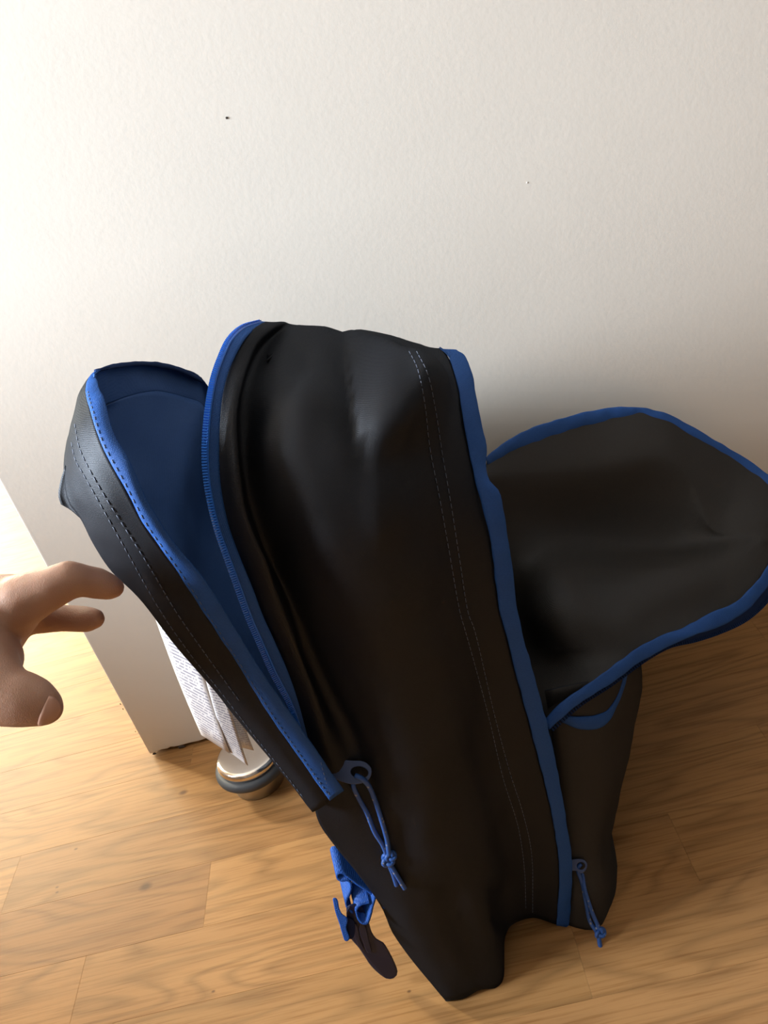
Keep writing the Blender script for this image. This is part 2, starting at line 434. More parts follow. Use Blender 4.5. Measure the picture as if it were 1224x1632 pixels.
# ------------------------------------------------------------------ backpack
bag = empty('backpack', (0.0, 0.47, 0.0), 'black backpack with blue zips and bindings standing open before the white wall', 'backpack')
def P3(l): return [W(*p) if len(p) == 3 else Vector(p[1:]) for p in l]     # (px,py,y) line of sight at depth y; (0,x,y,z) a plain point
def seg_dist(px, py, line):
    """distance to a polyline and on which side (positive: to its right when walking down)"""
    best = 1e9; side = 1; tt = 0; n = len(line) - 1
    for i in range(n):
        ax, ay = line[i]; bx, by = line[i+1]; dx, dy = bx-ax, by-ay
        t = ((px-ax)*dx + (py-ay)*dy) / (dx*dx + dy*dy); tc = min(1, max(0, t))
        ex, ey = px-(ax+dx*tc), py-(ay+dy*tc); d = math.hypot(ex, ey)
        if d < best: best = d; side = 1 if (dy*ex - dx*ey) > 0 else -1; tt = (i+tc)/n
    return best, side, tt
def ridge(px, py, line, amp, wl, wr, end=True):
    d, s, t = seg_dist(px, py, line)
    k = amp * math.exp(-(d / (wr if s > 0 else wl)) ** 2)
    if end: k *= min(1, 4 * t + .15, 4 * (1 - t) + .15)
    return k
def smooth_noise(p, f, seed=0.0):
    return noise.noise(Vector((p.x * f + seed, p.y * f, p.z * f)))

# side panel: rails from the bottom to the top, then over the top and down the far side
def over(E, x_far=None):
    """points that carry a rail from the top of the bag over to the far side and down to the floor"""
    x = E.x
    return [Vector((x, E.y + .02, E.z - .0085)), Vector((x, E.y + .055, E.z - .026)), Vector((x, E.y + .11, E.z - .055)), Vector((x, E.y + .165, E.z - .088)),
            Vector((x, .708, E.z - .145)), Vector((x, .718, E.z - .21)), Vector((x, .718, .14)), Vector((x * .6 - .02, .705, .004))]
near = [
 # r0 left edge: silhouette low down, zip tape above
 [(711,1596,.382),(679,1558,.386),(653,1526,.390),(626,1487,.392),(607,1444,.392),(564,1385,.390),(532,1346,.388),(506,1306,.386),(497,1250,.388),(487,1180,.389),(453,1062,.385),(416,980,.382),(383,896,.382),(362,847,.384),(352,807,.387),(346,745,.393),(346,684,.402),(352,623,.417),(366,582,.433),(391,537,.455),(422,513,.482)],
 # r0b little bulge between tape and crease
 [(725,1594,.380),(690,1540,.380),(655,1478,.381),(612,1390,.382),(560,1310,.383),(528,1215,.385),(494,1080,.383),(445,960,.378),(424,896,.376),(403,847,.377),(389,807,.380),(381,758,.385),(377,713,.392),(375,664,.403),(383,615,.420),(396,575,.441),(416,538,.463),(447,513,.490)],
 # r1 crease
 [(742,1592,.380),(716,1540,.379),(684,1470,.379),(640,1380,.380),(596,1280,.384),(558,1180,.391),(520,1100,.394),(484,1010,.396),(457,950,.398),(436,905,.400),(416,856,.398),(399,807,.400),(389,758,.405),(385,713,.412),(385,664,.423),(393,615,.439),(410,574,.460),(432,541,.480),(466,517,.503)],
 # r2 bulge right of the crease
 [(765,1580,.381),(748,1530,.379),(722,1450,.378),(690,1340,.377),(656,1220,.376),(620,1100,.375),(582,990,.374),(545,905,.375),(520,840,.378),(500,775,.385),(488,715,.396),(484,655,.413),(489,600,.437),(500,560,.465),(520,521,.500)],
 # r3
 [(797,1571,.385),(790,1520,.386),(782,1440,.388),(760,1320,.387),(728,1190,.384),(692,1060,.381),(660,960,.379),(634,880,.381),(612,800,.386),(598,730,.395),(590,665,.411),(588,605,.440),(592,570,.468),(600,546,.500)],
 # r4
 [(812,1487,.412),(812,1440,.413),(800,1340,.406),(772,1215,.400),(738,1080,.394),(712,980,.391),(686,880,.392),(664,790,.398),(650,715,.410),(643,650,.427),(640,600,.452),(640,575,.475),(646,556,.505)],
 # r5
 [(846,1463,.424),(843,1400,.421),(823,1290,.413),(796,1190,.408),(768,1080,.404),(749,1000,.401),(723,880,.402),(706,780,.409),(697,705,.422),(690,650,.438),(682,600,.463),(676,575,.485),(674,556,.510)],
 # r6 right edge
 [(889,1474,.418),(892,1380,.416),(878,1286,.414),(856,1196,.412),(831,1102,.410),(805,1000,.408),(796,960,.408),(784,868,.412),(770,807,.418),(758,766,.424),(739,668,.447),(729,607,.472),(715,570,.495),(703,555,.512)],
]
near = [P3(r) for r in near]
def interp(x, tab):
    for (a, b), (c, e) in zip(tab, tab[1:]):
        if x <= c: return b + (e - b) * max(0, (x - a) / (c - a))
    return tab[-1][1]
def facet(px, py):
    """the pulled-out fold near the top: a flat slope rising to the right, falling away softly beyond its crest"""
    if py < 500 or py > 740: return 0
    xl = interp(py, [(526,546),(600,560),(690,572),(722,592)]); xr = interp(py, [(526,552),(560,588),(604,634),(628,645),(670,622),(722,594)])
    w = max(2, xr - xl); h = .00034 * .88 * w
    t = (px - xl) / w
    if t < 0: return -.004 * math.exp(-((px - xl) / 28) ** 2) * max(0, min(1, (740 - py) / 60, (py - 545) / 50))
    return h * t if t < 1 else h * math.exp(-((px - xr) / 70) ** 2)
def body_disp(p, u, v):
    px, py = pix(p)
    if p.y > .53: return 0.004 * smooth_noise(p, 14)
    d = 0.0022 * smooth_noise(p, 22, 5) + 0.0011 * smooth_noise(p, 55, 9)
    edge = min(1, u * 8, (1 - u) * 8)
    d += facet(px, py)
    d += ridge(px, py, [(470,560),(462,620),(440,690),(425,760)], .004, 30, 50)
    d += ridge(px, py, [(500,545),(470,600),(440,640)], -.003, 25, 18)
    d += ridge(px, py, [(610,760),(600,830),(612,860)], .003, 25, 45)
    d += ridge(px, py, [(655,575),(630,600),(640,640)], -.0025, 20, 20)
    d += ridge(px, py, [(700,1400),(735,1490),(775,1568)], -.006, 26, 34)
    d += ridge(px, py, [(790,1400),(800,1440),(806,1490)], -.005, 18, 18)
    d += ridge(px, py, [(455,960),(500,1060),(545,1150),(600,1260)], -.003, 14, 14)
    return d * max(.12, edge)
NV = 150
rails = [r + over(r[-1]) for r in near]
gbody = Grid(rails, 84, NV, body_disp)
sheet('side_panel', gbody, [M['black'], M['inner']], bag, .0014, True)

# inner divider that closes the front compartment, front panel below the pocket flap, bottom panel
L_rail = gbody.rail(0.0)
half = NV // 2
topk = max(range(NV), key=lambda j: L_rail[j].z)
nearL = L_rail[:topk+1]; farL = list(reversed(L_rail[topk:]))
gdiv = Grid([[p + Vector((.004, .015, -.016)) for p in nearL], [p + Vector((.004, -.006, -.016)) for p in farL]], 14, 60,
            disp=lambda p, u, v: .003 * math.sin(math.pi * u) * math.sin(math.pi * v), toward=Vector((-1, .5, .3)))
sheet('divider_panel', gdiv, [M['black'], M['inner']], bag, .001, True)
low = [p for p in crom(near[0], 80) if p.z < .235]
gfront = Grid([low, [Vector((p.x - .012, .50, p.z)) for p in low], [Vector((p.x * .9, .70, p.z)) for p in low]], 16, 40, toward=Vector((-1, .5, .2)))
sheet('front_panel', gfront, [M['black'], M['inner']], bag, .0014, True)
br = gbody.row(0.0)
gbot = Grid([br, [Vector((p.x, .70, .004)) for p in br]], 12, 40, toward=Vector((0, .5, -1)))
sheet('bottom_panel', gbot, [M['black'], M['inner']], bag, .0014, True)

# zip tape and teeth along the left edge of the side panel
zl = [(489,1188,.386),(461,1123,.381),(432,1074,.379),(412,1029,.377),(391,980,.375),(376,937,.374),(357,880,.374),(346,845,.375),(337,811,.377),(328,766,.382),(324,725,.388),(326,680,.396),(331,639,.406),(339,598,.420),(349,568,.434),(362,540,.450),(385,519,.470),(416,511,.487)]
zr = [(490,1184,.387),(470,1110,.384),(453,1062,.382),(433,1017,.380),(416,980,.379),(400,937,.378),(383,896,.378),(368,858,.380),(358,825,.382),(348,770,.387),(346,725,.393),(347,680,.400),(351,635,.411),(360,597,.425),(372,568,.438),(388,540,.452),(405,524,.470),(424,514,.486)]
ZL, ZR = P3(zl), P3(zr)
gt = Grid([ZL, [a.lerp(b, .5) + Vector((-.001, -.0012, .0004)) for a, b in zip(ZL, ZR)], [b + Vector((.001, -.0008, 0)) for b in ZR]], 7, 110)
zt_ = sheet('zip_tape', gt, M['blue_tape'], bag, .0009, offset=0)
def teeth(name, path, out, mat, parent, pitch=.0014, ln=.0013, wd=.00045):
    L = sum((b - a).length for a, b in zip(path, path[1:]))
    P = crom(path, int(L / pitch)); geo = []
    for i in range(1, len(P) - 1):
        t = (P[i+1] - P[i-1]).normalized(); o = out(P[i], t)
        nrm = t.cross(o).normalized()
        geo.append(box_geo(P[i], t * wd, o * ln, nrm * .0008))
    ob = link(name, *merge(geo), mat, parent, smooth=False); ob['kind'] = 'stuff'
    return ob
def view_side(P, t):                      # across the path, in the plane facing the viewer
    v = (P - CAM).normalized(); return t.cross(v).normalized()
zp = [p + Vector((-.0004, -.0016, .0004)) for p in gt.rail(.17)]
teeth('zip_teeth', zp, view_side, M['blue_zip'], bag)
zp2 = [p + Vector((0, -.0012, .0003)) for p in gt.rail(.34)]
tb = link('zip_coil', *tube_geo(crom(zp2, 120), .0007, 6), M['blue_zip'], bag)

# pocket flap: near edge of the gusset, its middle, the seam with the front panel
g0 = [(526,1276,.374),(480,1212,.373),(432,1143,.371),(380,1060,.369),(330,984,.367),(276,901,.366),(232,839,.367),(195,770,.371),(162,709,.381),(146,660,.396),(137,622,.420),(141,603,.442),(152,591,.465),(182,581,.505),(223,577,.55),(256,579,.577),(289,587,.600),(322,603,.620),(0,-.134,.633,.36),(0,-.122,.636,.30),(0,-.105,.630,.235)]
g1 = [(512,1286,.374),(466,1224,.373),(414,1152,.372),(354,1075,.371),(303,1003,.370),(246,924,.369),(199,857,.370),(164,790,.374),(136,728,.385),(119,680,.402),(119,651,.421),(130,622,.444),(149,600,.468),(181,596,.512),(222,590,.556),(256,592,.582),(289,600,.604),(322,617,.622),(0,-.150,.636,.36),(0,-.134,.638,.30),(0,-.115,.632,.232)]
g2 = [(498,1294,.379),(450,1233,.380),(396,1168,.381),(333,1091,.382),(279,1028,.383),(222,955,.384),(176,908,.386),(148,866,.388),(129,828,.391),(108,800,.396),(101,748,.406),(107,706,.422),(124,674,.442),(146,655,.465),(186,637,.512),(225,626,.548),(255,624,.572),(290,633,.598),(324,650,.617),(0,-.170,.630,.35),(0,-.150,.634,.29),(0,-.125,.630,.230)]
G0, G1, G2 = P3(g0), P3(g1), P3(g2)
def gus_disp(p, u, v):
    if v > .62: return .0015 * smooth_noise(p, 25)
    return (.0013 * smooth_noise(p, 30, 3) + .0006 * smooth_noise(p, 80, 4)) * min(1, 5 * u, 5 * (1 - u) + .3)
ggus = Grid([G0, G1, G2], 26, 150, gus_disp, toward=Vector((-1.2, -.4, 1.2)))
flap = sheet('pocket_flap', ggus, [M['black'], M['blue_lining']], bag, .0012, True)
seam = ggus.rail(1.0)
k = max(range(len(seam)), key=lambda j: seam[j].z)
nearS, farS = seam[:k+1], list(reversed(seam[k:]))
gpan = Grid([nearS, farS], 34, 90, disp=lambda p, u, v: .010 * math.sin(math.pi * min(1, u)) * math.sin(math.pi * v) ** .6 + .0022 * smooth_noise(p, 26, 8) * math.sin(math.pi * u), toward=Vector((-2, .5, .4)))
sheet('flap_panel', gpan, [M['black'], M['blue_lining']], bag, .0012, True)
# the puckered corner of the flap panel that sticks out
cr = [P3([(104,742,.404),(96,768,.402),(93,790,.400),(97,804,.398)]), P3([(108,760,.402),(104,782,.400),(104,798,.399),(111,812,.397)]), P3([(112,770,.401),(116,792,.396),(121,810,.395),(132,830,.392)])]
sheet('panel_pleat', Grid(cr, 8, 12), M['black'], bag, .0012)

def tape(name, outer, inner, mat, parent, n=120, bulge=.0016, lift=.0015, wob=.0005, thick=.001):
    """a binding tape folded over an edge: two edge curves with a crowned middle"""
    A, B = crom(outer, n), crom(inner, n)
    A = [a - (a - CAM).normalized() * lift for a in A]; B = [b - (b - CAM).normalized() * lift for b in B]
    mid = [a.lerp(b, .5) - (a - CAM).normalized() * (bulge + wob * smooth_noise(a, 60, 2)) for a, b in zip(A, B)]
    A2 = [a + (a - CAM).normalized() * bulge for a in A]; B2 = [b + (b - CAM).normalized() * bulge for b in B]
    rows = [A2, A, mid, B, B2]
    g = Grid(rows, 13, n, disp=lambda p, u, v: wob * smooth_noise(p, 90, 6))
    return sheet(name, g, mat, parent, thick), g
fb_in = [(548,1260,.374),(485,1168,.372),(412,1062,.368),(361,978,.366),(321,917,.365),(276,864,.366),(240,807,.368),(205,733,.375),(182,692,.385),(168,643,.402),(156,612,.425),(152,597,.450),(160,590,.470)]
fb_out = [(526,1276,.374),(480,1212,.373),(432,1143,.371),(380,1060,.369),(330,984,.367),(276,901,.366),(232,839,.367),(195,770,.371),(162,709,.381),(146,660,.396),(137,622,.420),(141,603,.442),(152,591,.465)]
fbo, fbg = tape('flap_binding', P3(fb_out), P3(fb_in), M['blue_tape'], bag)
far_in = P3([(160,590,.470),(186,586,.503),(223,583,.547),(256,586,.574),(289,594,.597),(322,610,.617)])
far_out = P3([(150,590,.468),(182,580,.505),(223,576,.55),(256,578,.577),(289,586,.600),(322,602,.620)])
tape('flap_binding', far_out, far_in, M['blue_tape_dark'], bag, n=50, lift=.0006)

# binding on the right edge of the side panel
rb_l = [(887,1475,.417),(891,1380,.415),(877,1286,.413),(855,1196,.411),(830,1102,.409),(804,1000,.407),(796,970,.407),(783,868,.411),(769,807,.417),(757,766,.424),(738,668,.446),(728,607,.471),(714,568,.496),(700,555,.511)]
rb_r = [(908,1478,.420),(912,1380,.418),(904,1319,.416),(887,1221,.414),(867,1135,.412),(830,1000,.410),(824,975,.410),(816,901,.411),(804,827,.416),(795,782,.420),(777,762,.427),(774,709,.442),(763,652,.458),(751,590,.482),(739,566,.500),(727,557,.514)]
tape('side_binding', P3(rb_l), P3(rb_r), M['blue_tape'], bag, n=140, wob=.0008)

# stitching
def dashes(name, lines, surf, parent, dash=.0026, gap=.0016, r=.00026, lift=.0004):
    geo = []
    for ln in lines:
        c = crom([Vector((a, b, 0)) for a, b in ln], 90)
        pts = [surf.hit(q.x, q.y, lift) for q in c]
        L = sum((b - a).length for a, b in zip(pts, pts[1:])); nn = max(4, int(L / .0007)); pts = crom(pts, nn)
        per = dash + gap; step = L / (nn - 1)
        i = 0; m = max(2, round(dash / step)); q = max(m + 1, round(per / step))
        while i + m < nn:
            geo.append(tube_geo([pts[i], pts[i + m]], r, 4)); i += q
    o = link(name, *merge(geo), M['thread'], parent); o['kind'] = 'stuff'
    return o
sA = [(652,560),(665,586),(677,643),(685,713),(700,790),(714,868),(734,980),(740,1000),(777,1135),(802,1241),(826,1319),(836,1388),(838,1449)]
sB = [(664,560),(681,594),(694,652),(704,717),(718,799),(732,888),(747,980),(755,1000),(787,1135),(812,1229),(834,1298),(847,1359),(849,1457)]
dashes('stitching', [sA, sB], gbody, bag)
fA = [(114,705),(120,733),(134,758),(166,815),(207,888),(256,974),(305,1045),(352,1103),(405,1172),(450,1228),(484,1272)]
fB = [(119,676),(127,715),(150,762),(182,815),(211,860),(244,913),(280,974),(330,1046),(385,1122)]
dashes('stitching', [fA, fB], ggus, bag)
def along(a, b, t):
    n = 60; A = crom(a, n); B = crom(b, n); return [(pix(x.lerp(y, t))) for x, y in zip(A, B)]
dashes('stitching', [along(P3(fb_out), P3(fb_in), .13)[:52]], fbg, bag, .002, .0022, .0002, .0003)

# lower back section on the right, below the open lid
bk = [[(868,1100,.452),(880,1180,.446),(893,1300,.437),(902,1390,.428),(907,1440,.422),(906,1472,.420)],
      [(905,1092,.452),(915,1180,.444),(920,1300,.434),(928,1390,.424),(935,1440,.416),(928,1479,.414)],
      [(955,1082,.464),(962,1180,.452),(955,1300,.438),(952,1360,.431),(958,1420,.420),(950,1481,.411)],
      [(1000,1060,.488),(996,1140,.476),(975,1270,.457),(962,1348,.446),(972,1410,.433),(965,1472,.419)],
      [(1017,1060,.505),(1017,1100,.498),(986,1261,.474),(969,1349,.460),(982,1412,.444),(977,1450,.428)],
      [(0,.122,.54,.168),(0,.118,.54,.140),(0,.088,.53,.075),(0,.070,.52,.040),(0,.074,.51,.018),(0,.062,.50,.004)],
      [(0,.112,.70,.170),(0,.108,.70,.140),(0,.085,.70,.075),(0,.075,.70,.040),(0,.07,.70,.018),(0,.05,.70,.004)]]
gback = Grid([P3(r) for r in bk], 50, 50, disp=lambda p, u, v: .0025 * smooth_noise(p, 24, 11) * min(1, 6*u))
sheet('back_panel', gback, [M['black'], M['inner']], bag, .0016, True)
gbb = Grid([gback.row(1.0), [Vector((min(p.x, .0) , .5 + .20 * k / 49, .004)) for k, p in enumerate(gback.row(1.0))]], 8, 50, toward=Vector((0, .5, -1)))
sheet('bottom_panel', gbb, [M['black'], M['inner']], bag, .0012, True)
# blue curved trim on it
t_out = [(1002,1070),(999,1080),(992,1106),(977,1139),(961,1157),(936,1163),(912,1158),(894,1150)]
t_in = [(996,1068),(993,1082),(984,1108),(969,1131),(945,1141),(920,1142),(902,1139),(888,1133)]
tape('curved_trim', [gback.hit(*p, .001) for p in t_out], [gback.hit(*p, .001) for p in t_in], M['blue_tape'], bag, n=50, lift=.0030)

# open lid on the right: near edge and far edge as rails, surface dished between
far_e = [(776,735,.612),(808,711,.632),(847,690,.650),(887,677,.665),(940,662,.680),(985,654,.688),(1026,654,.690),(1063,663,.690),(1092,678,.688),(1120,694,.684),(1157,717,.678),(1196,741,.670),(1228,768,.655),(1246,810,.630)]
near_e = [(877,1158,.432),(896,1135,.437),(924,1112,.445),(960,1084,.456),(990,1066,.466),(1017,1050,.475),(1042,1036,.481),(1066,1024,.487),(1100,1010,.496),(1132,996,.507),(1170,980,.520),(1196,964,.530),(1224,934,.550),(1246,880,.590)]
rdg = [(770,768,.590),(810,768,.606),(860,764,.620),(930,753,.634),(1000,742,.643),(1062,739,.648),(1100,778,.638),(1140,846,.609),(1190,838,.606),(1225,840,.603),(1248,846,.606)]
blb = [(760,850,.575),(810,836,.594),(870,846,.606),(940,856,.616),(1010,866,.618),(1075,868,.614),(1142,858,.605),(1190,856,.597),(1225,857,.594),(1250,854,.602)]
m2 = [(770,1000,.575),(830,1000,.545),(868,985,.512),(910,968,.510),(960,948,.524),(1010,930,.537),(1060,915,.548),(1110,905,.558),(1160,893,.568),(1200,878,.580),(1225,868,.590),(1250,860,.600)]
def lid_disp(p, u, v):
    px, py = pix(p)
    e = min(1, 6 * u, 6 * (1 - u), 6 * v + .3, 6 * (1 - v))
    d = .0016 * smooth_noise(p, 20, 14)
    d += ridge(px, py, [(860,880),(900,1000),(905,1060)], .005, 30, 40)
    d += ridge(px, py, [(980,1000),(1050,960),(1150,930)], .003, 25, 30)
    return d * max(0, e)
fa_, ra_ = crom(P3(far_e), 60), crom(P3(rdg), 60)
glid = Grid([P3(far_e), [a.lerp(b, .86) + Vector((0, -.0015, .0015)) for a, b in zip(fa_, ra_)], P3(rdg), P3(blb), P3(m2), P3(near_e)], 90, 90, lid_disp)
lid = sheet('lid_panel', glid, [M['inner'], M['black']], bag, .0014, True)
lo_far = [(776,727,.612),(806,704,.632),(847,682,.651),(887,669,.666),(940,655,.681),(969,650,.687),(1026,650,.692),(1063,659,.692),(1092,674,.690),(1120,690,.686),(1157,712,.680),(1196,736,.672),(1232,764,.656),(1252,810,.628),(1256,850,.606)]
li_far = [(779,743,.610),(814,721,.630),(859,705,.648),(904,689,.664),(953,677,.676),(1006,674,.684),(1043,670,.686),(1079,683,.684),(1116,707,.680),(1153,732,.674),(1190,758,.664),(1216,784,.650),(1234,815,.630),(1240,845,.610)]
tape('lid_binding', P3(lo_far), P3(li_far), M['blue_tape'], bag, n=110, wob=.0009)
lo_n = [(876,1163,.430),(900,1141,.436),(924,1121,.443),(973,1089,.457),(1017,1057,.472),(1042,1043,.478),(1066,1030,.484),(1108,1012,.495),(1145,999,.508),(1185,976,.524),(1212,950,.540),(1234,915,.566),(1252,870,.596),(1256,850,.606)]
li_n = [(868,1146,.436),(896,1118,.442),(924,1099,.449),(969,1067,.462),(1010,1037,.476),(1035,1022,.483),(1051,1014,.487),(1092,999,.500),(1132,977,.514),(1170,961,.526),(1202,931,.545),(1222,905,.566),(1236,868,.594),(1240,845,.610)]
tape('lid_binding', P3(lo_n), P3(li_n), M['blue_tape'], bag, n=110, wob=.0009)
zt_o = P3([(1005,1066,.472),(1030,1051,.478),(1066,1031,.487),(1108,1021,.497),(1145,1009,.510),(1181,993,.522),(1206,975,.536),(1226,953,.553),(1246,915,.575),(1260,870,.600)])
zt_i = P3([(1000,1060,.474),(1025,1044,.480),(1060,1022,.489),(1100,1004,.499),(1140,987,.514),(1175,966,.528),(1200,945,.543),(1218,922,.560),(1236,890,.580),(1250,855,.604)])
sheet('zip_tape', Grid([zt_o, zt_i], 5, 60), M['blue_tape_dark'], bag, .0009)
teeth('zip_teeth', P3([(877,1166,.432),(924,1124,.446),(973,1092,.460),(1017,1060,.474)]) + zt_o[1:], view_side, M['blue_tape_dark'], bag, .0022, .0013, .0006)
# zip pullers
def ring_plate(name, outline, hole, surf, parent, lift, thick, mat, n=40):
    """flat tab with a hole: outer and inner loops at depth of the surface, extruded"""
    def loop(pts):
        c = crom([Vector((a, b, 0)) for a, b in pts + pts[:1]], n + 1)[:-1]; return c
    O = loop(outline); hc, rx, ry, ang = hole
    cpt = surf.hit(*hc, 0); vd = (cpt - CAM).normalized(); dep = (cpt - CAM).dot(FWD)
    I = []
    cx = sum(p.x for p in O) / n; cy = sum(p.y for p in O) / n
    for p in O:
        a = math.atan2(p.y - hc[1], p.x - hc[0]); x, y = rx * math.cos(a - ang), ry * math.sin(a - ang)
        I.append(Vector((hc[0] + x * math.cos(ang) - y * math.sin(ang), hc[1] + x * math.sin(ang) + y * math.cos(ang), 0)))
    def lv(l, z): return [D(p.x, p.y, dep - z) for p in l]
    V = lv(O, lift + thick) + lv(I, lift + thick) + lv(O, lift) + lv(I, lift)
    F = []
    for i in range(n):
        j = (i + 1) % n
        F += [(i, j, n+j, n+i), (2*n+j, 2*n+i, 3*n+i, 3*n+j), (j, i, 2*n+i, 2*n+j), (n+i, n+j, 3*n+j, 3*n+i)]
    o = link(name, V, F, mat, parent, smooth=False); bevel(o, .0006, 2); return o
pl = empty('zip_puller', gbody.hit(573, 1231), '', ''); del pl['label'], pl['category']; pl.parent = bag; pl.location = pl.location - bag.location
bpy.context.view_layer.update()
ring_plate('puller_tab', [(507,1206),(530,1210),(560,1212),(581,1214),(591,1223),(592,1234),(585,1245),(566,1250),(548,1247),(530,1238)], ((573,1231), 14, 9.5, .15), gbody, pl, .004, .0022, M['blue_plastic'])
def cord(name, path, surf, lift, r, parent, mat):
    pts = [surf.hit(a, b, lift if len(p) < 3 else p[2]) for p in path for a, b in [p[:2]]]
    return tube_geo(crom(pts, 10 * len(pts)), r, 8)
def knot_geo(c, r, cr, seed):
    u, v, w = RIGHT, DOWN, -FWD
    pts = []
    for i in range(64):
        a = i / 63 * 2 * math.pi * 2
        rad = 1 + .45 * math.cos(1.5 * a)
        pts.append(c + u * (r * .95 * rad * math.cos(a)) + v * (r * 1.0 * rad * math.sin(a)) + w * (r * .55 * math.sin(1.5 * a)))
    return tube_geo(pts, cr, 8)
def cord_mat():
    m = plain('blue_cord', (0.018, 0.085, 0.33), 0.5, bump=.5, scale=1500)
    N, L = m.node_tree.nodes, m.node_tree.links; P = N['Principled BSDF']
    tc = N.new('ShaderNodeTexCoord'); v = N.new('ShaderNodeTexVoronoi'); v.inputs['Scale'].default_value = 210
    L.new(tc.outputs['Object'], v.inputs['Vector'])
    r = N.new('ShaderNodeValToRGB'); r.color_ramp.elements[0].position = .16; r.color_ramp.elements[0].color = (.22, .24, .30, 1)
    r.color_ramp.elements[1].position = .20; r.color_ramp.elements[1].color = (.018, .085, .33, 1)
    L.new(v.outputs['Distance'], r.inputs['Fac']); L.new(r.outputs['Color'], P.inputs['Base Color'])
    return m
M['cord'] = cord_mat()
cg = [cord('', [(566,1240,.002),(563,1250,.004),(571,1271),(584,1294),(597,1326),(609,1345),(616,1362)], gbody, .003, .0015, pl, None),
      cord('', [(566,1236,.008),(574,1239,.010),(586,1250,.008),(597,1274),(608,1307),(617,1340),(620,1364)], gbody, .0045, .0016, pl, None),
      cord('', [(620,1378),(626,1392),(632,1411)], gbody, .003, .0015, pl, None), cord('', [(622,1378),(633,1396),(645,1416)], gbody, .0042, .0016, pl, None)]
link('pull_cord', *merge(cg), M['cord'], pl)
link('cord_knot', *merge([knot_geo(gbody.hit(618, 1371, .0045), .0026, .0015, 1), knot_geo(gbody.hit(622, 1364, .004), .0022, .0014, 2)]), M['cord'], pl)
pr = empty('zip_puller', gback.hit(928, 1385), '', ''); del pr['label'], pr['category']; pr.parent = bag; pr.location = pr.location - bag.location
bpy.context.view_layer.update()
ring_plate('puller_tab', [(904,1372),(918,1369),(930,1370),(936,1377),(934,1386),(927,1392),(918,1388),(906,1386)], ((926,1380), 6.5, 6, 0), gback, pr, .004, .0018, M['blue_plastic'])
kd = (gback.hit(928, 1420) - CAM).dot(FWD) - .004
cg = [tube_geo(crom([D(a, b, kd - z) for a, b, z in [(926,1377,.005),(921,1384,.004),(928,1408,0),(935,1445,-.001),(940,1468,-.001),(950,1484,0)]], 50), .0015, 8),
      tube_geo(crom([D(a, b, kd - z) for a, b, z in [(926,1378,.000),(928,1391,.000),(932,1417,.001),(944,1455,.001),(953,1476,.001),(956,1484,0)]], 50), .0015, 8)]
cg.append(tube_geo(crom([D(954,1488,kd), D(956,1505,kd), D(963,1527,kd)], 16), .0017, 8))
link('pull_cord', *merge(cg), M['cord'], pr)
link('cord_knot', *merge([knot_geo(D(956,1486,kd), .0026, .0015, 3)]), M['cord'], pr)

# side strap with its buckle, low on the left
st = empty('side_strap', gbody.hit(600, 1440), '', ''); del st['label'], st['category']; st.parent = bag; st.location = st.location - bag.location
bpy.context.view_layer.update()
DB = (gbody.hit(615, 1440) - CAM).dot(FWD) + .006
def ribbon(name, prof, w0, w1, mat, parent, n=60, thick=.0014):
    """webbing seen almost edge-on: a profile carried back away from the viewer"""
    A = crom([D(a, b, DB + w0) for a, b in prof], n); back = Vector((-.10, .86, .30)).normalized() * w1
    B = [p + back for p in A]
    o = sheet(name, Grid([A, [a.lerp(b, .5) for a, b in zip(A, B)], B], 9, n), mat, parent, thick, offset=0)
    return o
ribbon('webbing', [(613,1448),(606,1436),(590,1424),(572,1412),(556,1400),(546,1393),(539,1394),(538,1401),(546,1405),(555,1404),(560,1412),(558,1425),(552,1438),(553,1446),(562,1456)], .0, .020, M['webbing'], st)
ribbon('webbing', [(600,1418),(598,1432),(594,1446),(590,1462),(585,1473),(577,1472),(570,1462),(569,1450),(576,1443),(590,1440)], -.003, .018, M['webbing'], st)
def slab(name, outline, d0, thick, mat, parent, bw=.0012):
    """solid piece of moulded plastic with a traced outline and real thickness"""
    c = crom([Vector((a, b, 0)) for a, b in outline + outline[:1]], 49)[:-1]; n = len(c)
    nrm = ray(*outline[0]).normalized()
    F0 = [D(p.x, p.y, d0(p) if callable(d0) else d0) for p in c]
    V = F0 + [p + nrm * thick for p in F0]
    F = [tuple(range(n)), tuple(reversed(range(n, 2*n)))] + [((i+1) % n, i, n+i, n+(i+1) % n) for i in range(n)]
    o = link(name, V, F, mat, parent, smooth=False); bevel(o, bw, 3); return o
zfloor = Z(632, 1560)
df = (zfloor - CAM).dot(FWD) - .012
dd = lambda p: DB - .002 + (df - DB) * min(1, max(0, (p.y - 1450) / 108))
slab('buckle', [(552,1446),(560,1440),(576,1444),(588,1470),(592,1484),(600,1496),(611,1502),(620,1516),(630,1536),(634,1550),(630,1558),(617,1560),(604,1552),(590,1538),(582,1526),(572,1511),(558,1494),(553,1474)], dd, .006, M['navy_plastic'], st)
slab('buckle_rib', [(574,1468),(582,1476),(588,1500),(592,1518),(586,1518),(578,1500),(572,1482)], lambda p: dd(p) - .002, .003, M['navy_plastic'], st, .0008)
slab('buckle_rib', [(562,1470),(568,1474),(574,1498),(580,1514),(576,1514),(566,1496)], lambda p: dd(p) - .002, .003, M['navy_plastic'], st, .0008)
slab('buckle_bar', [(530,1432),(534,1430),(538,1434),(541,1448),(546,1457),(553,1462),(554,1470),(552,1478),(557,1494),(556,1499),(550,1500),(546,1490),(540,1470),(534,1452)], DB - .001, .007, M['webbing'], st, .0010)
slab('buckle_rib', [(545,1459),(555,1462),(564,1468),(566,1484),(562,1496),(556,1496),(551,1482)], DB + .003, .004, M['navy_plastic'], st, .0008)

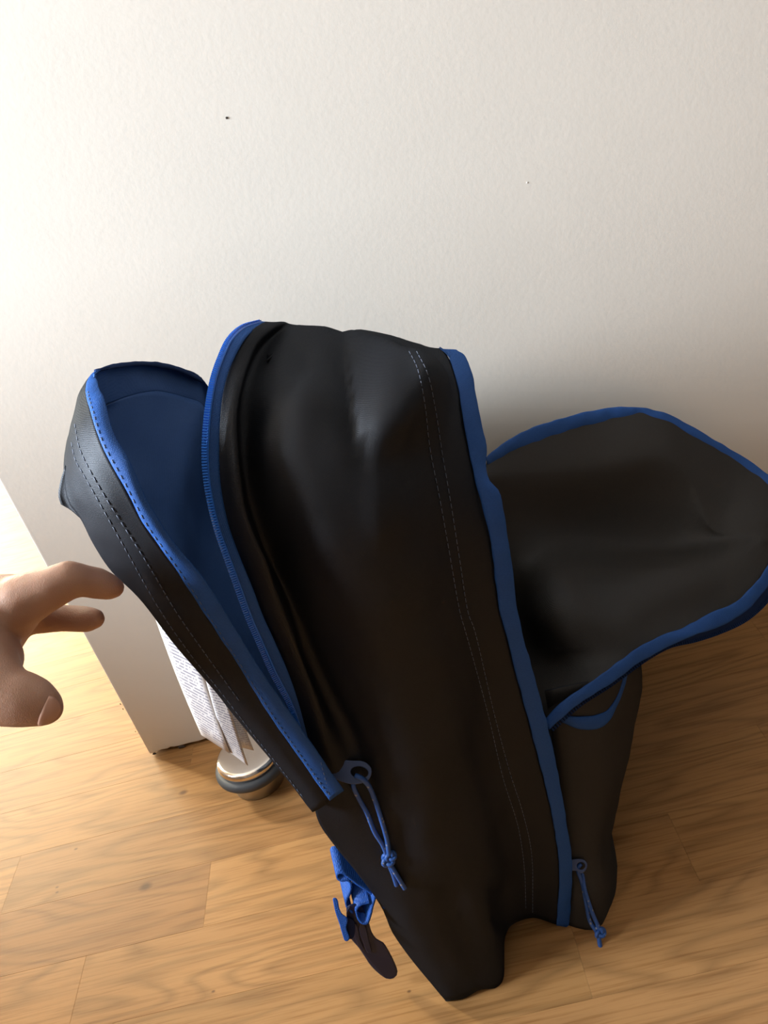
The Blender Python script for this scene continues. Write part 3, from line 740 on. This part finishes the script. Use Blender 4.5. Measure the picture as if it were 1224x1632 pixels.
# ------------------------------------------------------------------ paper tag hanging behind the flap
def paper():
    m, N, L, P = newmat('printed_paper')
    P.inputs['Roughness'].default_value = .55
    uv = N.new('ShaderNodeUVMap'); sp = N.new('ShaderNodeSeparateXYZ'); L.new(uv.outputs[0], sp.inputs[0])
    def mth(op, a, b=None):
        k = N.new('ShaderNodeMath'); k.operation = op
        for i, x in enumerate((a, b)):
            if x is None: continue
            if isinstance(x, (int, float)): k.inputs[i].default_value = x
            else: L.new(x, k.inputs[i])
        return k.outputs[0]
    lines = mth('FRACT', mth('MULTIPLY', sp.outputs['Y'], 34))
    on = mth('MULTIPLY', mth('GREATER_THAN', lines, .45), mth('LESS_THAN', lines, .85))
    mp = N.new('ShaderNodeMapping'); mp.inputs['Scale'].default_value = (26, 34, 1); L.new(uv.outputs[0], mp.inputs['Vector'])
    fl = N.new('ShaderNodeVectorMath'); fl.operation = 'FLOOR'; L.new(mp.outputs[0], fl.inputs[0])
    wn = N.new('ShaderNodeTexWhiteNoise'); wn.noise_dimensions = '2D'; L.new(fl.outputs[0], wn.inputs['Vector'])
    word = mth('GREATER_THAN', wn.outputs['Value'], .22)
    rag = N.new('ShaderNodeTexNoise'); rag.inputs['Scale'].default_value = 160; L.new(uv.outputs[0], rag.inputs['Vector'])
    word = mth('MULTIPLY', word, mth('GREATER_THAN', rag.outputs['Fac'], .42))
    inx = mth('MULTIPLY', mth('GREATER_THAN', sp.outputs['X'], .07), mth('LESS_THAN', sp.outputs['X'], .93))
    iny = mth('GREATER_THAN', sp.outputs['Y'], .05)
    fac = mth('MULTIPLY', mth('MULTIPLY', mth('MULTIPLY', on, word), mth('MULTIPLY', inx, iny)), .85)
    mx = N.new('ShaderNodeMix'); mx.data_type = 'RGBA'; mx.inputs['A'].default_value = (.60, .60, .63, 1); mx.inputs['B'].default_value = (.05, .055, .14, 1)
    L.new(fac, mx.inputs['Factor']); L.new(mx.outputs['Result'], P.inputs['Base Color'])
    return m
M['paper'] = paper()
tag = empty('paper_tag', W(345, 1120, .47), 'white printed paper tag hanging behind the open pocket flap above the doorstop', 'tag')
def card(name, c4, parent):
    """c4: bottom-left, bottom-right, top-right, top-left"""
    g = Grid([crom([c4[0], c4[3]], 8), crom([c4[1], c4[2]], 8)], 6, 8, disp=lambda p, u, v: .0012 * math.sin(3 * v + u))
    o = link(name, g.v, g.f, M['paper'], parent)
    uv = o.data.uv_layers.new(name='UVMap')
    for poly in o.data.polygons:
        for li in poly.loop_indices:
            k = o.data.loops[li].vertex_index; uv.data[li].uv = (k % 6 / 5, k // 6 / 7)
    m = o.modifiers.new('thickness', 'SOLIDIFY'); m.thickness = .0004; m.offset = 0
    return o
card('card', [W(321,1171,.505), W(368,1199,.482), W(300,1010,.462), W(248,985,.490)], tag)
card('card', [W(362,1195,.483), W(396,1218,.481), W(345,1060,.463), W(322,1060,.466)], tag)
card('card', [W(382,1190,.492), W(405,1194,.490), W(360,1080,.474), W(345,1085,.476)], tag)
link('tag_string', *tube_geo(crom([W(300,1010,.465), W(315,1020,.44), W(345,1060,.42), W(360,1075,.40)], 14), .0006, 6), M['paper'], tag)

# ------------------------------------------------------------------ doorstop
ds = Z(394, 1200, .040); ds.z = 0
stop = empty('doorstop', ds, 'round steel doorstop with grey rubber ring on the floor by the wall', 'doorstop')
link('base', *lathe_geo([(.0255,0),(.0265,.001),(.0265,.020),(.0255,.0215)], ds), M['brushed'], stop)
ring = [(.028 + .0070 * math.cos(a) + .003, .0265 + .0062 * math.sin(a)) for a in [R(k) for k in range(-180, 181, 20)]]
link('rubber_ring', *lathe_geo(ring, ds), M['rubber'], stop)
link('cap', *lathe_geo([(.026,.028),(.0315,.0315),(.0330,.0345),(.0330,.0375),(.0322,.0398),(.0305,.0412),(.028,.0420),(.015,.0424),(.001,.0425)], ds), M['chrome'], stop)

# ------------------------------------------------------------------ hand
def skin():
    m, N, L, P = newmat('skin')
    P.inputs['Roughness'].default_value = .48; P.inputs['Specular IOR Level'].default_value = .4
    P.inputs['Subsurface Weight'].default_value = .25; P.inputs['Subsurface Radius'].default_value = (.008, .003, .0015); P.inputs['Subsurface Scale'].default_value = 1.0
    tc = N.new('ShaderNodeTexCoord'); n = N.new('ShaderNodeTexNoise'); n.inputs['Scale'].default_value = 60; n.inputs['Detail'].default_value = 4
    L.new(tc.outputs['Object'], n.inputs['Vector'])
    mx = N.new('ShaderNodeMix'); mx.data_type = 'RGBA'; mx.inputs['A'].default_value = (.37, .205, .145, 1); mx.inputs['B'].default_value = (.47, .30, .225, 1)
    L.new(n.outputs['Fac'], mx.inputs['Factor']); L.new(mx.outputs['Result'], P.inputs['Base Color'])
    n2 = N.new('ShaderNodeTexNoise'); n2.inputs['Scale'].default_value = 520; n2.inputs['Detail'].default_value = 3; L.new(tc.outputs['Object'], n2.inputs['Vector'])
    b = N.new('ShaderNodeBump'); b.inputs['Strength'].default_value = .28; b.inputs['Distance'].default_value = .00035
    vo = N.new('ShaderNodeTexVoronoi'); vo.feature = 'DISTANCE_TO_EDGE'; vo.inputs['Scale'].default_value = 800
    mp = N.new('ShaderNodeMapping'); mp.inputs['Scale'].default_value = (1.6, .8, .8); L.new(tc.outputs['Object'], mp.inputs['Vector']); L.new(mp.outputs[0], vo.inputs['Vector'])
    mr = N.new('ShaderNodeMapRange'); mr.inputs['From Max'].default_value = .18; L.new(vo.outputs['Distance'], mr.inputs['Value'])
    adm = N.new('ShaderNodeMath'); adm.operation = 'MULTIPLY_ADD'; adm.inputs[1].default_value = .5; L.new(mr.outputs[0], adm.inputs[0]); L.new(n2.outputs['Fac'], adm.inputs[2])
    L.new(adm.outputs[0], b.inputs['Height']); L.new(b.outputs['Normal'], P.inputs['Normal'])
    return m
M['skin'] = skin()
def chain(pts, out, step=.0022):
    """spheres along a tapering limb; pts: (px, py, depth, radius in px)"""
    J = [(D(a, b, d), r * d / FPX) for a, b, d, r in pts]
    for (p, r), (q, s) in zip(J, J[1:]):
        n = max(2, int((q - p).length / step))
        for i in range(n + 1):
            t = i / n; out.append((p.lerp(q, t), r + (s - r) * t))
S = []
DH = .415
# index finger, then middle, ring, little (behind it), thumb, palm, wrist
chain([(30,960,DH-.006,46),(60,946,DH-.006,39.5),(80,938,DH-.006,36),(109,924,DH-.004,32.5),(120,924,DH-.003,29.5),(136,926,DH,26.5),(152,929,DH+.003,26.8),(162,932,DH+.004,24.6),(172,935,DH+.006,22.5),(182,937,DH+.009,17.5)], S)
chain([(20,975,DH+.014,40),(66,985,DH+.022,26),(100,985,DH+.022,22.5),(122,986,DH+.022,22.5),(138,987,DH+.020,22),(151,986,DH+.018,17.5)], S)
chain([(10,975,DH+.030,36),(62,955,DH+.045,24),(82,950,DH+.046,20),(88,966,DH+.046,16),(90,974,DH+.046,13)], S)
chain([(0,980,DH+.044,32),(48,955,DH+.062,20),(70,950,DH+.062,17),(86,962,DH+.060,16),(92,972,DH+.058,13.5)], S)
chain([(-60,1040,DH-.020,80),(-28,1085,DH-.030,64),(8,1110,DH-.036,49),(34,1114,DH-.036,46),(52,1118,DH-.036,41),(66,1124,DH-.036,34),(76,1129,DH-.036,26.5)], S)
chain([(-130,1030,DH+.01,95),(-70,1010,DH,92),(-20,985,DH-.002,70),(20,965,DH-.002,52)], S)
chain([(-110,1040,DH+.03,85),(-55,1020,DH+.02,85),(-18,1000,DH+.014,64)], S)
chain([(-60,1040,DH-.02,75),(-30,1050,DH-.02,58),(-8,1050,DH-.016,46)], S)
chain([(-1000,1650,DH-.09,150),(-380,1190,DH-.03,105),(-250,1110,DH-.01,92),(-130,1040,DH+.01,92)], S, .008)
bm = bmesh.new()
for p, r in S:
    bmesh.ops.create_icosphere(bm, subdivisions=2, radius=r, matrix=Matrix.Translation(p))
me = bpy.data.meshes.new('hand'); bm.to_mesh(me); bm.free(); me.materials.append(M['skin'])
hand = bpy.data.objects.new('hand', me); COL.objects.link(hand)
rm = hand.modifiers.new('skin', 'REMESH'); rm.mode = 'VOXEL'; rm.voxel_size = .0016; rm.use_smooth_shade = True
sm = hand.modifiers.new('soft', 'SMOOTH'); sm.factor = .5; sm.iterations = 8
def skin_hit(px, py, lift):
    o, d = CAM, ray(px, py).normalized(); best = None
    for c, r in S:
        oc = o - c; b = oc.dot(d); q = b * b - (oc.dot(oc) - r * r)
        if q > 0:
            t = -b - math.sqrt(q)
            if best is None or t < best: best = t
    return o + d * ((best if best is not None else DH) - lift)
M['nail'] = plain('fingernail', (.50, .29, .22), .32, spec=.5)
na = [(78,1109),(72,1121),(66,1135),(61,1148),(60,1156)]; nb = [(84,1110),(84,1123),(81,1137),(74,1149),(66,1157)]; nc = [(89,1112),(97,1121),(99,1132),(92,1144),(76,1154)]
def nail_rail(pts, lift):
    return [skin_hit(q.x, q.y, lift) for q in crom([Vector((a, b, 0)) for a, b in pts], 12)]
gn = Grid([nail_rail(na, .0001), nail_rail(nb, .0008), nail_rail(nc, .0006)], 9, 12)
nail = sheet('fingernail', gn, M['nail'], None, .0007); nail.parent = hand
hand['label'] = 'bare left hand reaching in with bent fingers towards the open pocket flap'
hand['category'] = 'hand'
